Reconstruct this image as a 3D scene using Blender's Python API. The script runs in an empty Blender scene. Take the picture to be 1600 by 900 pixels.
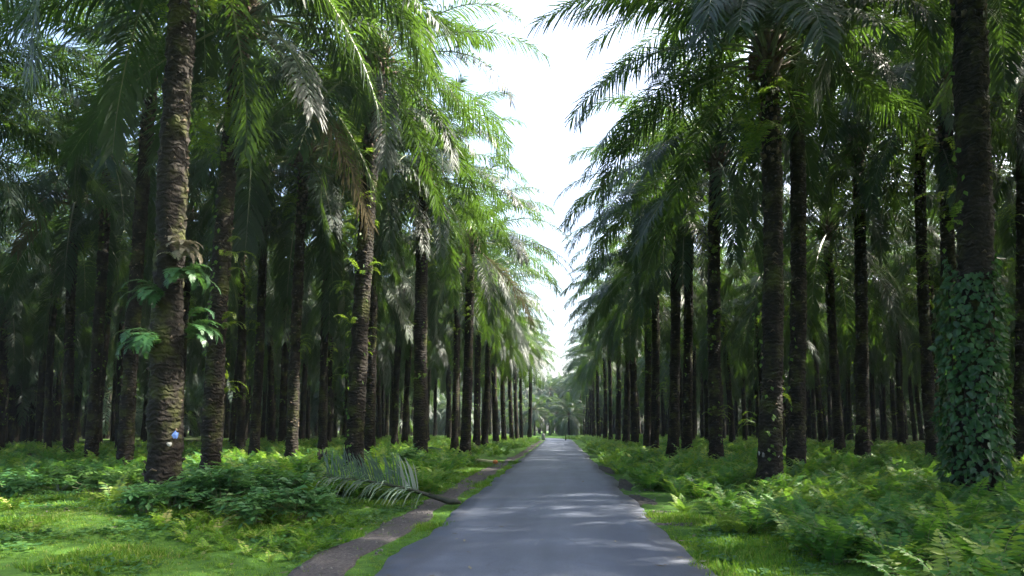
import bpy, math, random
import numpy as np
from mathutils import Vector, Matrix

R = math.radians
sc = bpy.context.scene
C = sc.collection

# ------------------------------------------------------------------ camera
F = 1000.0            # focal length in pixels of the 1600 wide photograph
VPX, VPY = 875.0, 670.0
EYE = 1.65
PITCH = R(5.5)
YAW = math.atan((VPX - 800) / F)
cd = bpy.data.cameras.new('camera')
cam = bpy.data.objects.new('camera', cd)
C.objects.link(cam)
cam.location = (0, 0, EYE)
cam.rotation_euler = (R(90) + PITCH, 0, YAW)
cd.sensor_width = 36.0
cd.lens = 36.0 * F / 1600.0
cd.shift_y = (VPY - 450 - F * math.tan(PITCH)) / 1600.0
cd.clip_start = 0.05
cd.clip_end = 3000
sc.camera = cam
CAMROT = np.array(cam.rotation_euler.to_matrix())


def P(px, py, d):
    """point at forward depth d (world y) seen at photograph pixel px, py"""
    v = np.array([(px - 800) / F, (450 - py) / F + cd.shift_y * 1600 / F, -1.0])
    w = CAMROT @ v
    w = w * (d / w[1])
    return np.array([w[0], w[1], w[2] + EYE])


# ------------------------------------------------------------------ helpers
def tag(o, label=None, cat=None, group=None, kind=None):
    if label: o['label'] = label
    if cat: o['category'] = cat
    if group: o['group'] = group
    if kind: o['kind'] = kind
    return o


def empty(name, loc, label=None, cat=None, group=None):
    o = bpy.data.objects.new(name, None)
    o.empty_display_size = 0.3
    o.location = tuple(float(a) for a in loc)
    C.objects.link(o)
    return tag(o, label, cat, group)


def mesh(name, V, faces, mats, tint=None, midx=None, smooth=False):
    """faces: list of (n,k) integer arrays (k = 3 or 4)"""
    me = bpy.data.meshes.new(name)
    V = np.asarray(V, dtype=np.float32)
    faces = [np.asarray(f, dtype=np.int32) for f in faces if len(f)]
    nl = sum(f.size for f in faces)
    nf = sum(len(f) for f in faces)
    me.vertices.add(len(V)); me.vertices.foreach_set('co', V.ravel())
    me.loops.add(nl)
    me.loops.foreach_set('vertex_index', np.concatenate([f.ravel() for f in faces]))
    me.polygons.add(nf)
    tot = np.concatenate([np.full(len(f), f.shape[1], dtype=np.int32) for f in faces])
    start = np.concatenate([[0], np.cumsum(tot)[:-1]]).astype(np.int32)
    me.polygons.foreach_set('loop_start', start)
    me.polygons.foreach_set('loop_total', tot)
    if midx is not None:
        me.polygons.foreach_set('material_index', np.asarray(midx, dtype=np.int32))
    me.polygons.foreach_set('use_smooth', np.full(nf, bool(smooth)))
    for m in mats: me.materials.append(m)
    if tint is not None:
        a = me.attributes.new('tint', 'FLOAT', 'POINT')
        a.data.foreach_set('value', np.asarray(tint, dtype=np.float32))
    me.update(calc_edges=True)
    me.validate(verbose=False)
    return me


def obj(name, me, parent=None, loc=(0, 0, 0), rotz=0.0):
    o = bpy.data.objects.new(name, me)
    o.location = tuple(float(a) for a in loc)
    o.rotation_euler = (0, 0, rotz)
    C.objects.link(o)
    if parent is not None: o.parent = parent
    return o


class Geo:
    """collects vertices, quads, a tint per vertex and a material per quad"""
    def __init__(s): s.V = []; s.Q = []; s.T = []; s.M = []; s.n = 0
    def add(s, V, Q, T, M):
        V = np.asarray(V, float).reshape(-1, 3); Q = np.asarray(Q, int).reshape(-1, 4)
        s.V.append(V); s.Q.append(Q + s.n)
        s.T.append(np.broadcast_to(np.asarray(T, float), (len(V),)))
        s.M.append(np.broadcast_to(np.asarray(M, int), (len(Q),)))
        s.n += len(V)
    def arrays(s):
        return np.concatenate(s.V), np.concatenate(s.Q), np.concatenate(s.T), np.concatenate(s.M)
    def mesh(s, name, mats, smooth=False):
        V, Q, T, M = s.arrays()
        return mesh(name, V, [Q], mats, T, M, smooth)


def unit(a):
    return a / np.maximum(np.linalg.norm(a, axis=-1, keepdims=True), 1e-9)


def tube(path, rad, sides=6, cap=True):
    path = np.asarray(path, float); n = len(path)
    rad = np.broadcast_to(np.asarray(rad, float), (n,))
    tan = unit(np.gradient(path, axis=0))
    ref = np.array([0, 0, 1.0]) if abs(tan[0, 2]) < .9 else np.array([1.0, 0, 0])
    a = unit(np.cross(tan, ref)); b = np.cross(tan, a)
    th = np.linspace(0, 2 * np.pi, sides, endpoint=False)
    V = path[:, None] + rad[:, None, None] * (np.cos(th)[None, :, None] * a[:, None] + np.sin(th)[None, :, None] * b[:, None])
    V = V.reshape(-1, 3)
    i, j = np.meshgrid(np.arange(n - 1), np.arange(sides), indexing='ij')
    j2 = (j + 1) % sides
    Q = np.stack([i * sides + j, i * sides + j2, (i + 1) * sides + j2, (i + 1) * sides + j], -1).reshape(-1, 4)
    if cap:
        V = np.vstack([V, path[0], path[-1]])
        k = n * sides
        c0 = [[k, (q + 2) % sides, q + 1, q] for q in range(0, sides - 1, 2)]
        c1 = [[k + 1, (n - 1) * sides + q, (n - 1) * sides + q + 1, (n - 1) * sides + (q + 2) % sides] for q in range(0, sides - 1, 2)]
        Q = np.vstack([Q, c0, c1])
    return V, Q


def vnoise(x, y, seed=0):
    """smooth value noise, vectorised"""
    x = np.asarray(x, float); y = np.asarray(y, float)
    xi = np.floor(x).astype(np.int64); yi = np.floor(y).astype(np.int64)
    fx = x - xi; fy = y - yi
    fx = fx * fx * (3 - 2 * fx); fy = fy * fy * (3 - 2 * fy)
    def h(a, b):
        v = (a * 374761393 + b * 668265263 + seed * 982451653) & 0x7fffffff
        v = ((v ^ (v >> 13)) * 1274126177) & 0x7fffffff
        return ((v ^ (v >> 16)) & 0xffff) / 65535.0
    return (h(xi, yi) * (1 - fx) + h(xi + 1, yi) * fx) * (1 - fy) + (h(xi, yi + 1) * (1 - fx) + h(xi + 1, yi + 1) * fx) * fy


def sstep(a, b, x):
    t = np.clip((np.asarray(x, float) - a) / (b - a), 0, 1)
    return t * t * (3 - 2 * t)


ROAD_L, ROAD_R = -2.13, 1.70
BEND_Y, BEND_R = 92.0, 75.0


def road_x(y):
    y = np.asarray(y, float)
    q = np.clip(y - BEND_Y, 0, 62)
    return -(BEND_R - np.sqrt(BEND_R ** 2 - q ** 2))


def ground_z(x, y):
    x = np.asarray(x, float); y = np.asarray(y, float)
    u = x - road_x(y)
    off = np.where(u < -0.2, -u - 2.6, u - 2.2)
    bank = .16 * sstep(0.5, 5, off)
    n = (vnoise(x / 2.3, y / 2.3, 3) - .5) * .16 + (vnoise(x / 9, y / 9, 7) - .5) * .35
    return bank + n * sstep(0.6, 5, off) + (vnoise(x / .7, y / .7, 5) - .5) * .03 * sstep(0.05, .5, off) - .03


# ------------------------------------------------------------------ materials
def new_mat(name):
    m = bpy.data.materials.new(name); m.use_nodes = True
    nt = m.node_tree; nt.nodes.clear()
    out = nt.nodes.new('ShaderNodeOutputMaterial')
    return m, nt, out


def N(nt, t, **kw):
    n = nt.nodes.new(t)
    for k, v in kw.items(): setattr(n, k, v)
    return n


def ramp(nt, stops, fac=None, interp='LINEAR'):
    r = N(nt, 'ShaderNodeValToRGB'); cr = r.color_ramp; cr.interpolation = interp
    while len(cr.elements) < len(stops): cr.elements.new(.5)
    for e, (p, c) in zip(cr.elements, stops):
        e.position = p; e.color = (*c, 1) if len(c) == 3 else c
    if fac is not None: nt.links.new(fac, r.inputs[0])
    return r


def noise(nt, scale, detail=4, rough=.55, vec=None, dist=0.0):
    n = N(nt, 'ShaderNodeTexNoise'); n.inputs['Scale'].default_value = scale
    n.inputs['Detail'].default_value = detail; n.inputs['Roughness'].default_value = rough
    n.inputs['Distortion'].default_value = dist
    if vec is not None: nt.links.new(vec, n.inputs['Vector'])
    return n


def mathn(nt, op, a, b=None, clamp=False):
    n = N(nt, 'ShaderNodeMath', operation=op); n.use_clamp = clamp
    for i, v in enumerate((a, b)):
        if v is None: continue
        if isinstance(v, (int, float)): n.inputs[i].default_value = v
        else: nt.links.new(v, n.inputs[i])
    return n.outputs[0]


def mixc(nt, fac, a, b, blend='MIX'):
    n = N(nt, 'ShaderNodeMix', data_type='RGBA', blend_type=blend)
    for sock, v in ((n.inputs[0], fac), (n.inputs[6], a), (n.inputs[7], b)):
        if isinstance(v, (int, float)): sock.default_value = v
        elif isinstance(v, tuple): sock.default_value = (*v, 1)
        else: nt.links.new(v, sock)
    return n.outputs[2]


def leaf_mat(name, stops, trans=(0.16, 0.30, 0.03), tmix=.4, rough=.4, spec=.5, rnd=.35):
    m, nt, out = new_mat(name)
    at = N(nt, 'ShaderNodeAttribute', attribute_name='tint')
    oi = N(nt, 'ShaderNodeObjectInfo')
    r = mathn(nt, 'MULTIPLY', mathn(nt, 'SUBTRACT', oi.outputs['Random'], .5), rnd)
    f = mathn(nt, 'ADD', at.outputs['Fac'], r, clamp=True)
    rp = ramp(nt, stops, f)
    p = N(nt, 'ShaderNodeBsdfPrincipled')
    nt.links.new(rp.outputs[0], p.inputs['Base Color'])
    p.inputs['Roughness'].default_value = rough
    p.inputs['Specular IOR Level'].default_value = spec
    t = N(nt, 'ShaderNodeBsdfTranslucent')
    tc = mixc(nt, .55, rp.outputs[0], trans)
    nt.links.new(tc, t.inputs['Color'])
    mx = N(nt, 'ShaderNodeMixShader'); mx.inputs[0].default_value = tmix
    nt.links.new(p.outputs[0], mx.inputs[1]); nt.links.new(t.outputs[0], mx.inputs[2])
    nt.links.new(mx.outputs[0], out.inputs[0])
    return m


def solid_mat(name, ca, cb, scale=8, rough=.8, bump=.3, detail=5):
    m, nt, out = new_mat(name)
    tc = N(nt, 'ShaderNodeTexCoord')
    n = noise(nt, scale, detail, .6, tc.outputs['Object'])
    rp = ramp(nt, [(.3, ca), (.7, cb)], n.outputs['Fac'])
    p = N(nt, 'ShaderNodeBsdfPrincipled')
    nt.links.new(rp.outputs[0], p.inputs['Base Color'])
    p.inputs['Roughness'].default_value = rough
    b = N(nt, 'ShaderNodeBump'); b.inputs['Strength'].default_value = bump; b.inputs['Distance'].default_value = .03
    nt.links.new(n.outputs['Fac'], b.inputs['Height']); nt.links.new(b.outputs[0], p.inputs['Normal'])
    nt.links.new(p.outputs[0], out.inputs[0])
    return m


M_FROND = leaf_mat('palm_leaflet', [(0, (.007, .022, .017)), (.45, (.014, .038, .026)), (.75, (.028, .062, .028)), (1, (.085, .115, .032))],
                   trans=(.17, .33, .016), tmix=.31, rough=.52, spec=.50)
M_RACHIS = leaf_mat('palm_rachis', [(0, (.09, .12, .05)), (1, (.20, .21, .09))], tmix=.0, rough=.45)
M_DRY = leaf_mat('dry_frond', [(0, (.06, .05, .035)), (.6, (.15, .13, .09)), (1, (.30, .28, .21))], trans=(.22, .18, .1), tmix=.25, rough=.7, spec=.2)
M_FERN = leaf_mat('fern_leaf', [(0, (.012, .055, .028)), (.35, (.034, .130, .046)), (.7, (.085, .230, .048)), (1, (.27, .35, .06))],
                  trans=(.26, .50, .03), tmix=.48, rough=.5, spec=.35, rnd=.1)
M_EPI = leaf_mat('epiphyte_leaf', [(0, (.030, .095, .020)), (.5, (.085, .175, .026)), (1, (.22, .27, .045))],
                 trans=(.30, .46, .03), tmix=.45, rough=.5, spec=.35, rnd=.3)
M_SHRUB = leaf_mat('shrub_leaf', [(0, (.028, .090, .036)), (.5, (.060, .160, .050)), (1, (.14, .24, .05))],
                   trans=(.14, .32, .04), tmix=.32, rough=.45, spec=.4, rnd=.1)
M_VINE = leaf_mat('vine_leaf', [(0, (.010, .040, .016)), (.6, (.028, .090, .028)), (1, (.075, .16, .04))],
                  trans=(.14, .32, .04), tmix=.3, rough=.38, spec=.5, rnd=.1)
M_GRASS = leaf_mat('grass_blade', [(0, (.050, .15, .020)), (.5, (.13, .26, .026)), (.85, (.22, .32, .04)), (1, (.34, .32, .11))],
                   trans=(.26, .48, .03), tmix=.4, rough=.55, spec=.25, rnd=.0)
M_FALLEN = leaf_mat('fallen_leaflet', [(0, (.05, .10, .06)), (.5, (.10, .16, .10)), (1, (.46, .46, .36))], trans=(.25, .3, .15), tmix=.2, rough=.5, spec=.4, rnd=0)  # palest stop stands in for sunlight on the leaflets


def trunk_mat():
    m, nt, out = new_mat('palm_bark')
    tc = N(nt, 'ShaderNodeTexCoord')
    mp = N(nt, 'ShaderNodeMapping'); mp.inputs['Scale'].default_value = (1, 1, .55)
    nt.links.new(tc.outputs['Object'], mp.inputs[0])
    oi = N(nt, 'ShaderNodeObjectInfo')
    n1 = noise(nt, 5, 6, .65, mp.outputs[0]); n2 = noise(nt, 1.6, 3, .6, tc.outputs['Object'])
    n3 = noise(nt, 14, 4, .6, tc.outputs['Object'])
    wv = N(nt, 'ShaderNodeTexWave', wave_type='BANDS', bands_direction='Z')
    wv.inputs['Scale'].default_value = 2.6; wv.inputs['Distortion'].default_value = 9; wv.inputs['Detail'].default_value = 3
    wv.inputs['Detail Scale'].default_value = 2.0
    nt.links.new(tc.outputs['Object'], wv.inputs['Vector'])
    base = ramp(nt, [(.30, (.006, .005, .004)), (.56, (.019, .015, .011)), (.8, (.060, .050, .040))], n1.outputs['Fac'])
    moss = ramp(nt, [(.50, (0, 0, 0)), (.66, (1, 1, 1))], n2.outputs['Fac'])
    mossc = mixc(nt, mathn(nt, 'MULTIPLY', moss.outputs[0], .65), base.outputs[0], (.075, .088, .016))
    lich = ramp(nt, [(.68, (0, 0, 0)), (.74, (1, 1, 1))], n3.outputs['Fac'])
    col = mixc(nt, mathn(nt, 'MULTIPLY', lich.outputs[0], .45), mossc, (.20, .19, .16))
    col = mixc(nt, mathn(nt, 'MULTIPLY', wv.outputs['Fac'], .30), col, (.012, .009, .007))
    p = N(nt, 'ShaderNodeBsdfPrincipled'); p.inputs['Roughness'].default_value = .85
    p.inputs['Specular IOR Level'].default_value = .25
    nt.links.new(col, p.inputs['Base Color'])
    b = N(nt, 'ShaderNodeBump'); b.inputs['Strength'].default_value = .8; b.inputs['Distance'].default_value = .05
    h = mathn(nt, 'ADD', n1.outputs['Fac'], mathn(nt, 'MULTIPLY', wv.outputs['Fac'], .5))
    nt.links.new(h, b.inputs['Height']); nt.links.new(b.outputs[0], p.inputs['Normal'])
    nt.links.new(p.outputs[0], out.inputs[0])
    return m


M_BARK = trunk_mat()
M_BOOT = solid_mat('leaf_base_husk', (.035, .024, .016), (.13, .095, .06), 12, .9)
M_SOIL = solid_mat('dark_soil', (.010, .009, .009), (.042, .038, .036), 16, .95, .8)
M_STONE = solid_mat('stone', (.08, .075, .07), (.20, .19, .17), 7, .85)
M_WHITE = solid_mat('weathered_white', (.20, .20, .19), (.36, .36, .34), 6, .7, .1)
M_BLUE = solid_mat('blue_paint', (.03, .08, .27), (.07, .15, .38), 30, .6, .2)
M_STALK = solid_mat('cut_stalk', (.42, .38, .18), (.58, .52, .28), 8, .6)
M_ORANGE = solid_mat('orange_cut_end', (.50, .14, .03), (.62, .22, .06), 15, .7)
M_STUMP = solid_mat('rotten_wood', (.014, .011, .009), (.05, .04, .03), 9, .9)


def ground_mat():
    m, nt, out = new_mat('forest_floor')
    tc = N(nt, 'ShaderNodeTexCoord')
    n1 = noise(nt, .35, 5, .6, tc.outputs['Object']); n2 = noise(nt, 6, 6, .65, tc.outputs['Object'])
    soil = ramp(nt, [(.3, (.018, .014, .010)), (.7, (.060, .047, .032))], n2.outputs['Fac'])
    green = ramp(nt, [(.3, (.030, .085, .014)), (.7, (.090, .185, .026))], n2.outputs['Fac'])
    f = ramp(nt, [(.40, (0, 0, 0)), (.52, (1, 1, 1))], n1.outputs['Fac'])
    # turf close to the road, litter further in
    sep = N(nt, 'ShaderNodeSeparateXYZ'); nt.links.new(tc.outputs['Object'], sep.inputs[0])
    ax = mathn(nt, 'ABSOLUTE', sep.outputs['X'])
    near = N(nt, 'ShaderNodeMapRange'); near.inputs['From Min'].default_value = 7; near.inputs['From Max'].default_value = 13
    near.inputs['To Min'].default_value = 1; near.inputs['To Max'].default_value = .0
    nt.links.new(ax, near.inputs['Value'])
    ff = mathn(nt, 'MAXIMUM', mathn(nt, 'MULTIPLY', f.outputs[0], .75), near.outputs[0], clamp=True)
    col = mixc(nt, ff, soil.outputs[0], green.outputs[0])
    p = N(nt, 'ShaderNodeBsdfPrincipled'); p.inputs['Roughness'].default_value = .9
    p.inputs['Specular IOR Level'].default_value = .2
    nt.links.new(col, p.inputs['Base Color'])
    b = N(nt, 'ShaderNodeBump'); b.inputs['Strength'].default_value = .7; b.inputs['Distance'].default_value = .06
    nt.links.new(n2.outputs['Fac'], b.inputs['Height']); nt.links.new(b.outputs[0], p.inputs['Normal'])
    nt.links.new(p.outputs[0], out.inputs[0])
    return m


def asphalt_mat():
    m, nt, out = new_mat('asphalt')
    tc = N(nt, 'ShaderNodeTexCoord')
    mp = N(nt, 'ShaderNodeMapping'); mp.inputs['Scale'].default_value = (1.0, .10, 1)
    nt.links.new(tc.outputs['Object'], mp.inputs[0])
    fine = noise(nt, 90, 3, .7, tc.outputs['Object'])
    lane = noise(nt, 1.4, 4, .55, mp.outputs[0]); blot = noise(nt, .5, 5, .6, tc.outputs['Object'])
    c1 = ramp(nt, [(.3, (.070, .083, .118)), (.7, (.116, .134, .180))], lane.outputs['Fac'])
    c2 = ramp(nt, [(.35, (.80, .80, .80)), (.65, (1.12, 1.12, 1.12))], blot.outputs['Fac'])
    c3 = ramp(nt, [(.3, (.68, .68, .68)), (.7, (1.3, 1.3, 1.3))], fine.outputs['Fac'])
    col = mixc(nt, 1.0, c1.outputs[0], c2.outputs[0], 'MULTIPLY')
    col = mixc(nt, 1.0, col, c3.outputs[0], 'MULTIPLY')
    vo = N(nt, 'ShaderNodeTexVoronoi', feature='DISTANCE_TO_EDGE'); vo.inputs['Scale'].default_value = .55
    wp = noise(nt, 1.6, 5, .7, tc.outputs['Object'])
    vv = N(nt, 'ShaderNodeVectorMath', operation='ADD'); nt.links.new(tc.outputs['Object'], vv.inputs[0])
    sc2 = N(nt, 'ShaderNodeVectorMath', operation='SCALE'); sc2.inputs['Scale'].default_value = .9; nt.links.new(wp.outputs['Color'], sc2.inputs[0])
    nt.links.new(sc2.outputs[0], vv.inputs[1]); nt.links.new(vv.outputs[0], vo.inputs['Vector'])
    crk = ramp(nt, [(.0, (1, 1, 1)), (.010, (0, 0, 0))], vo.outputs['Distance'])
    msk = ramp(nt, [(.50, (0, 0, 0)), (.60, (1, 1, 1))], blot.outputs['Fac'])
    col = mixc(nt, mathn(nt, 'MULTIPLY', mathn(nt, 'MULTIPLY', crk.outputs[0], msk.outputs[0]), .6), col, (.03, .03, .032))
    sep = N(nt, 'ShaderNodeSeparateXYZ'); nt.links.new(tc.outputs['Object'], sep.inputs[0])
    edge = N(nt, 'ShaderNodeMapRange'); edge.inputs['From Min'].default_value = 1.35; edge.inputs['From Max'].default_value = 1.95
    nt.links.new(mathn(nt, 'ABSOLUTE', mathn(nt, 'ADD', sep.outputs['X'], .21)), edge.inputs['Value'])
    grit = noise(nt, 3.5, 5, .7, tc.outputs['Object'])
    gr = ramp(nt, [(.42, (0, 0, 0)), (.62, (1, 1, 1))], grit.outputs['Fac'])
    col = mixc(nt, mathn(nt, 'MULTIPLY', mathn(nt, 'MULTIPLY', gr.outputs[0], edge.outputs[0]), .55), col, (.085, .075, .066))
    p = N(nt, 'ShaderNodeBsdfPrincipled'); p.inputs['Roughness'].default_value = .62
    p.inputs['Specular IOR Level'].default_value = .45
    nt.links.new(col, p.inputs['Base Color'])
    b = N(nt, 'ShaderNodeBump'); b.inputs['Strength'].default_value = .35; b.inputs['Distance'].default_value = .006
    nt.links.new(fine.outputs['Fac'], b.inputs['Height']); nt.links.new(b.outputs[0], p.inputs['Normal'])
    nt.links.new(p.outputs[0], out.inputs[0])
    return m


def dirt_mat():
    m, nt, out = new_mat('gravelly_dirt')
    tc = N(nt, 'ShaderNodeTexCoord')
    n1 = noise(nt, 1.2, 5, .6, tc.outputs['Object']); n2 = noise(nt, 22, 4, .7, tc.outputs['Object'])
    vo = N(nt, 'ShaderNodeTexVoronoi'); vo.inputs['Scale'].default_value = 26
    nt.links.new(tc.outputs['Object'], vo.inputs['Vector'])
    c = ramp(nt, [(.3, (.050, .045, .046)), (.55, (.098, .089, .088)), (.75, (.16, .145, .138))], n2.outputs['Fac'])
    peb = ramp(nt, [(.10, (1, 1, 1)), (.2, (0, 0, 0))], vo.outputs['Distance'])
    col = mixc(nt, mathn(nt, 'MULTIPLY', peb.outputs[0], .55), c.outputs[0], (.26, .235, .215))
    g = ramp(nt, [(.60, (0, 0, 0)), (.70, (1, 1, 1))], n1.outputs['Fac'])
    col = mixc(nt, mathn(nt, 'MULTIPLY', g.outputs[0], .5), col, (.06, .10, .02))
    p = N(nt, 'ShaderNodeBsdfPrincipled'); p.inputs['Roughness'].default_value = .95
    p.inputs['Specular IOR Level'].default_value = .2
    nt.links.new(col, p.inputs['Base Color'])
    b = N(nt, 'ShaderNodeBump'); b.inputs['Strength'].default_value = .9; b.inputs['Distance'].default_value = .03
    nt.links.new(mathn(nt, 'ADD', n2.outputs['Fac'], peb.outputs[0]), b.inputs['Height']); nt.links.new(b.outputs[0], p.inputs['Normal'])
    nt.links.new(p.outputs[0], out.inputs[0])
    return m


# ------------------------------------------------------------------ ground, road, shoulder
def grid_mesh(name, xs, ys, zf, mat):
    X, Y = np.meshgrid(xs, ys, indexing='ij')
    V = np.stack([X, Y, zf(X, Y)], -1).reshape(-1, 3)
    i, j = np.meshgrid(np.arange(len(xs) - 1), np.arange(len(ys) - 1), indexing='ij')
    n = len(ys)
    Q = np.stack([i * n + j, (i + 1) * n + j, (i + 1) * n + j + 1, i * n + j + 1], -1).reshape(-1, 4)
    return mesh(name, V, [Q], [mat], smooth=True)


xs = np.concatenate([np.linspace(-330, -40, 24)[:-1], np.arange(-40, -12, 1.0), np.arange(-12, 12, .25), np.arange(12, 40, 1.0), np.linspace(40, 330, 24)])
ys = np.concatenate([np.linspace(-60, 0, 13)[:-1], np.arange(0, 32, .3), np.arange(32, 110, 1.2), np.linspace(110, 420, 50)])
tag(obj('ground', grid_mesh('ground', xs, ys, ground_z, ground_mat())), kind='structure')


def strip(name, yv, edge_l, edge_r, zt, mat, cross=9, skirt=.05):
    """a ribbon along the road with small side skirts"""
    rows = []
    for y in yv:
        cx = float(road_x(y)); l, r = cx + edge_l(y), cx + edge_r(y)
        row = [(l - .012, y, zt(l, y, 0) - skirt)]
        for k in range(cross):
            t = k / (cross - 1); x = l + (r - l) * t
            row.append((x, y, zt(x, y, t)))
        row.append((r + .012, y, zt(r, y, 1) - skirt))
        rows.append(row)
    V = np.array(rows).reshape(-1, 3); n = cross + 2; m = len(yv)
    i, j = np.meshgrid(np.arange(m - 1), np.arange(n - 1), indexing='ij')
    Q = np.stack([i * n + j, i * n + j + 1, (i + 1) * n + j + 1, (i + 1) * n + j], -1).reshape(-1, 4)
    return mesh(name, V, [Q], [mat], smooth=True)


def wob(y, s, amp):
    return (float(vnoise(y / 1.7, s, 11)) - .5) * amp + (float(vnoise(y / .33, s, 12)) - .5) * amp * .35


yr = np.concatenate([np.arange(-20, 30, .15), np.arange(30, 152, .8)])
road = strip('road', yr, lambda y: ROAD_L + wob(y, 1, .20), lambda y: ROAD_R + wob(y, 2, .24),
             lambda x, y, t: .012 + .04 * math.sin(math.pi * t) ** .8 if 0 < t < 1 else .012, asphalt_mat(), 11, .06)
tag(obj('road', road), kind='structure')
M_DIRT = dirt_mat()
shoulder = strip('dirt_shoulder', np.concatenate([np.arange(-20, 30, .12), np.arange(30, 92, .7)]),
                 lambda y: -3.10 + wob(y, 3, .35) + .25 * float(sstep(25, 45, y)), lambda y: -2.52 + wob(y, 4, .22) + .12 * float(sstep(20, 40, y)),
                 lambda x, y, t: float(ground_z(x, y)) + .012 + .012 * float(vnoise(x / .12, y / .12, 21)), M_DIRT, 9, .05)
tag(obj('dirt_shoulder', shoulder), kind='structure')


# ------------------------------------------------------------------ fronds
def frond(rng, L, e0, droop, t0=.17, n=95, leaf=.95, lw=.045, a0=30, a1=62, grav=.38, plum=28, nseg=3, rr=.045,
          sides=4, rseg=14, sway=.25, mleaf=0, mrach=1, tint=(.25, .6), power=1.35, missing=0.0, prof=None):
    """one pinnate frond growing along +X from the origin; gravity is -Z"""
    g = Geo()
    m = rseg * 3 + 1
    t = np.linspace(0, 1, m)
    ang = np.radians(e0 - droop * t ** power)
    sw = np.radians(rng.uniform(-1, 1) * sway * 60) * t ** 1.5
    dx = np.cos(ang) * np.cos(sw); dy = np.cos(ang) * np.sin(sw); dz = np.sin(ang)
    d = np.stack([dx, dy, dz], -1)
    path = np.vstack([[0, 0, 0], np.cumsum((d[:-1] + d[1:]) * .5 * L / (m - 1), axis=0)])
    V, Q = tube(path[::3], rr * (1 - .88 * np.linspace(0, 1, rseg + 1) ** .8), sides, False)
    g.add(V, Q, rng.uniform(.2, .8), mrach)
    side = np.repeat([1.0, -1.0], n)
    tt = np.concatenate([np.linspace(t0, .995, n), np.linspace(t0, .995, n)]) + rng.uniform(-.4, .4, 2 * n) * (1 - t0) / n
    tt = np.clip(tt, t0, 1)
    if missing:
        keep = rng.random(2 * n) > missing; tt = tt[keep]; side = side[keep]
    k = len(tt)
    u = tt * (m - 1); i0 = np.clip(u.astype(int), 0, m - 2); fr = (u - i0)[:, None]
    p = path[i0] * (1 - fr) + path[i0 + 1] * fr
    T = unit(d[i0] * (1 - fr) + d[i0 + 1] * fr)
    S = unit(np.cross(np.array([0, 0, 1.0]), T) + np.array([0, 1e-4, 0])) * side[:, None]
    U = np.cross(T, S) * side[:, None]
    q = (tt - t0) / (1 - t0)
    if prof is None:
        ln = leaf * (.30 + .70 * np.sin(np.pi * np.clip(q * .82 + .10, 0, 1)) ** .7)
    else:
        ln = leaf * prof(q)
    ln = ln * rng.uniform(.82, 1.1, k)
    a = np.radians(a0 + (a1 - a0) * q + rng.normal(0, 5, k))
    ro = np.radians(rng.uniform(-plum, plum, k) + 8)
    D = (S * np.cos(ro)[:, None] + U * np.sin(ro)[:, None]) * np.cos(a)[:, None] + T * np.sin(a)[:, None]
    D = unit(D)
    tv = np.clip(rng.uniform(*tint) + rng.normal(0, .05 if nseg > 1 else .13, k), 0, 1)
    down = np.array([0, 0, -1.0])
    if nseg == 1:        # a single diamond per leaflet
        D1 = unit(D + down * grav)
        W = unit(np.cross(D1, U)) * (lw * .5)
        mid = p + D1 * (ln * .4)[:, None]
        V = np.stack([p, mid + W, p + unit(D + down * grav * 1.6) * ln[:, None], mid - W], 1).reshape(-1, 3)
        Q = np.arange(4 * k).reshape(-1, 4)
        g.add(V, Q, np.repeat(tv, 4), mleaf)
    else:
        wp = np.interp(np.linspace(0, 1, nseg + 1), [0, .3, .7, 1], [.55, 1, .8, .06])
        gr = grav * rng.uniform(.6, 1.5, k)
        pts = [p]; dirs = [D]
        cur = p; dd = D
        for s in range(nseg):
            dd = unit(dd + down * gr[:, None] * (1.0 if s else .5))
            cur = cur + dd * (ln / nseg)[:, None]
            pts.append(cur); dirs.append(dd)
        rows = []
        for s in range(nseg + 1):
            W = unit(np.cross(dirs[s], U) + 1e-5) * (lw * .5 * wp[s])
            rows += [pts[s] - W, pts[s] + W]
        V = np.stack(rows, 1).reshape(-1, 3)
        b = np.arange(k)[:, None, None] * (2 * nseg + 2); s = np.arange(nseg)[None, :, None] * 2
        Q = (b + s + np.array([0, 1, 3, 2])[None, None, :]).reshape(-1, 4)
        g.add(V, Q, np.repeat(tv, 2 * nseg + 2), mleaf)
    return g.arrays()


def place(A, loc, rotz, scale=1.0, tilt=0.0):
    V = A * scale
    if tilt:
        c, s = math.cos(tilt), math.sin(tilt)
        V = np.stack([V[:, 0] * c + V[:, 2] * s, V[:, 1], -V[:, 0] * s + V[:, 2] * c], -1)
    c, s = math.cos(rotz), math.sin(rotz)
    return np.stack([V[:, 0] * c - V[:, 1] * s, V[:, 0] * s + V[:, 1] * c, V[:, 2]], -1) + np.asarray(loc)


rng = np.random.default_rng(20)
#           name      e0         droop       length
CLASSES = [('spear', (74, 86), (20, 50), (4.6, 5.4)),
           ('young', (52, 68), (70, 100), (5.9, 6.7)),
           ('mid', (28, 46), (70, 98), (6.3, 7.0)),
           ('low', (-2, 18), (58, 80), (6.2, 6.9)),
           ('old', (-48, -18), (34, 55), (5.6, 6.4))]
ARR = {}
FROND = {}
for cn, e, dr, ln in CLASSES:
    ARR[cn] = []; FROND[cn] = []
    for k in range(4):
        a = frond(rng, rng.uniform(*ln), rng.uniform(*e), rng.uniform(*dr), n=88, lw=.050, plum=24, a0=14, a1=54, leaf=rng.uniform(.98, 1.15),
                  grav=rng.uniform(.26, .46), tint=(.2, .65), missing=.02)
        ARR[cn].append(a)
        FROND[cn].append(mesh('frond_' + cn, a[0], [a[1]], [M_FROND, M_RACHIS], a[2], a[3]))
DRY = [mesh('dry_frond', a[0], [a[1]], [M_DRY, M_DRY], a[2], a[3]) for a in (ARR['old'][0], ARR['old'][2])]
LOW = {}
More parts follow.
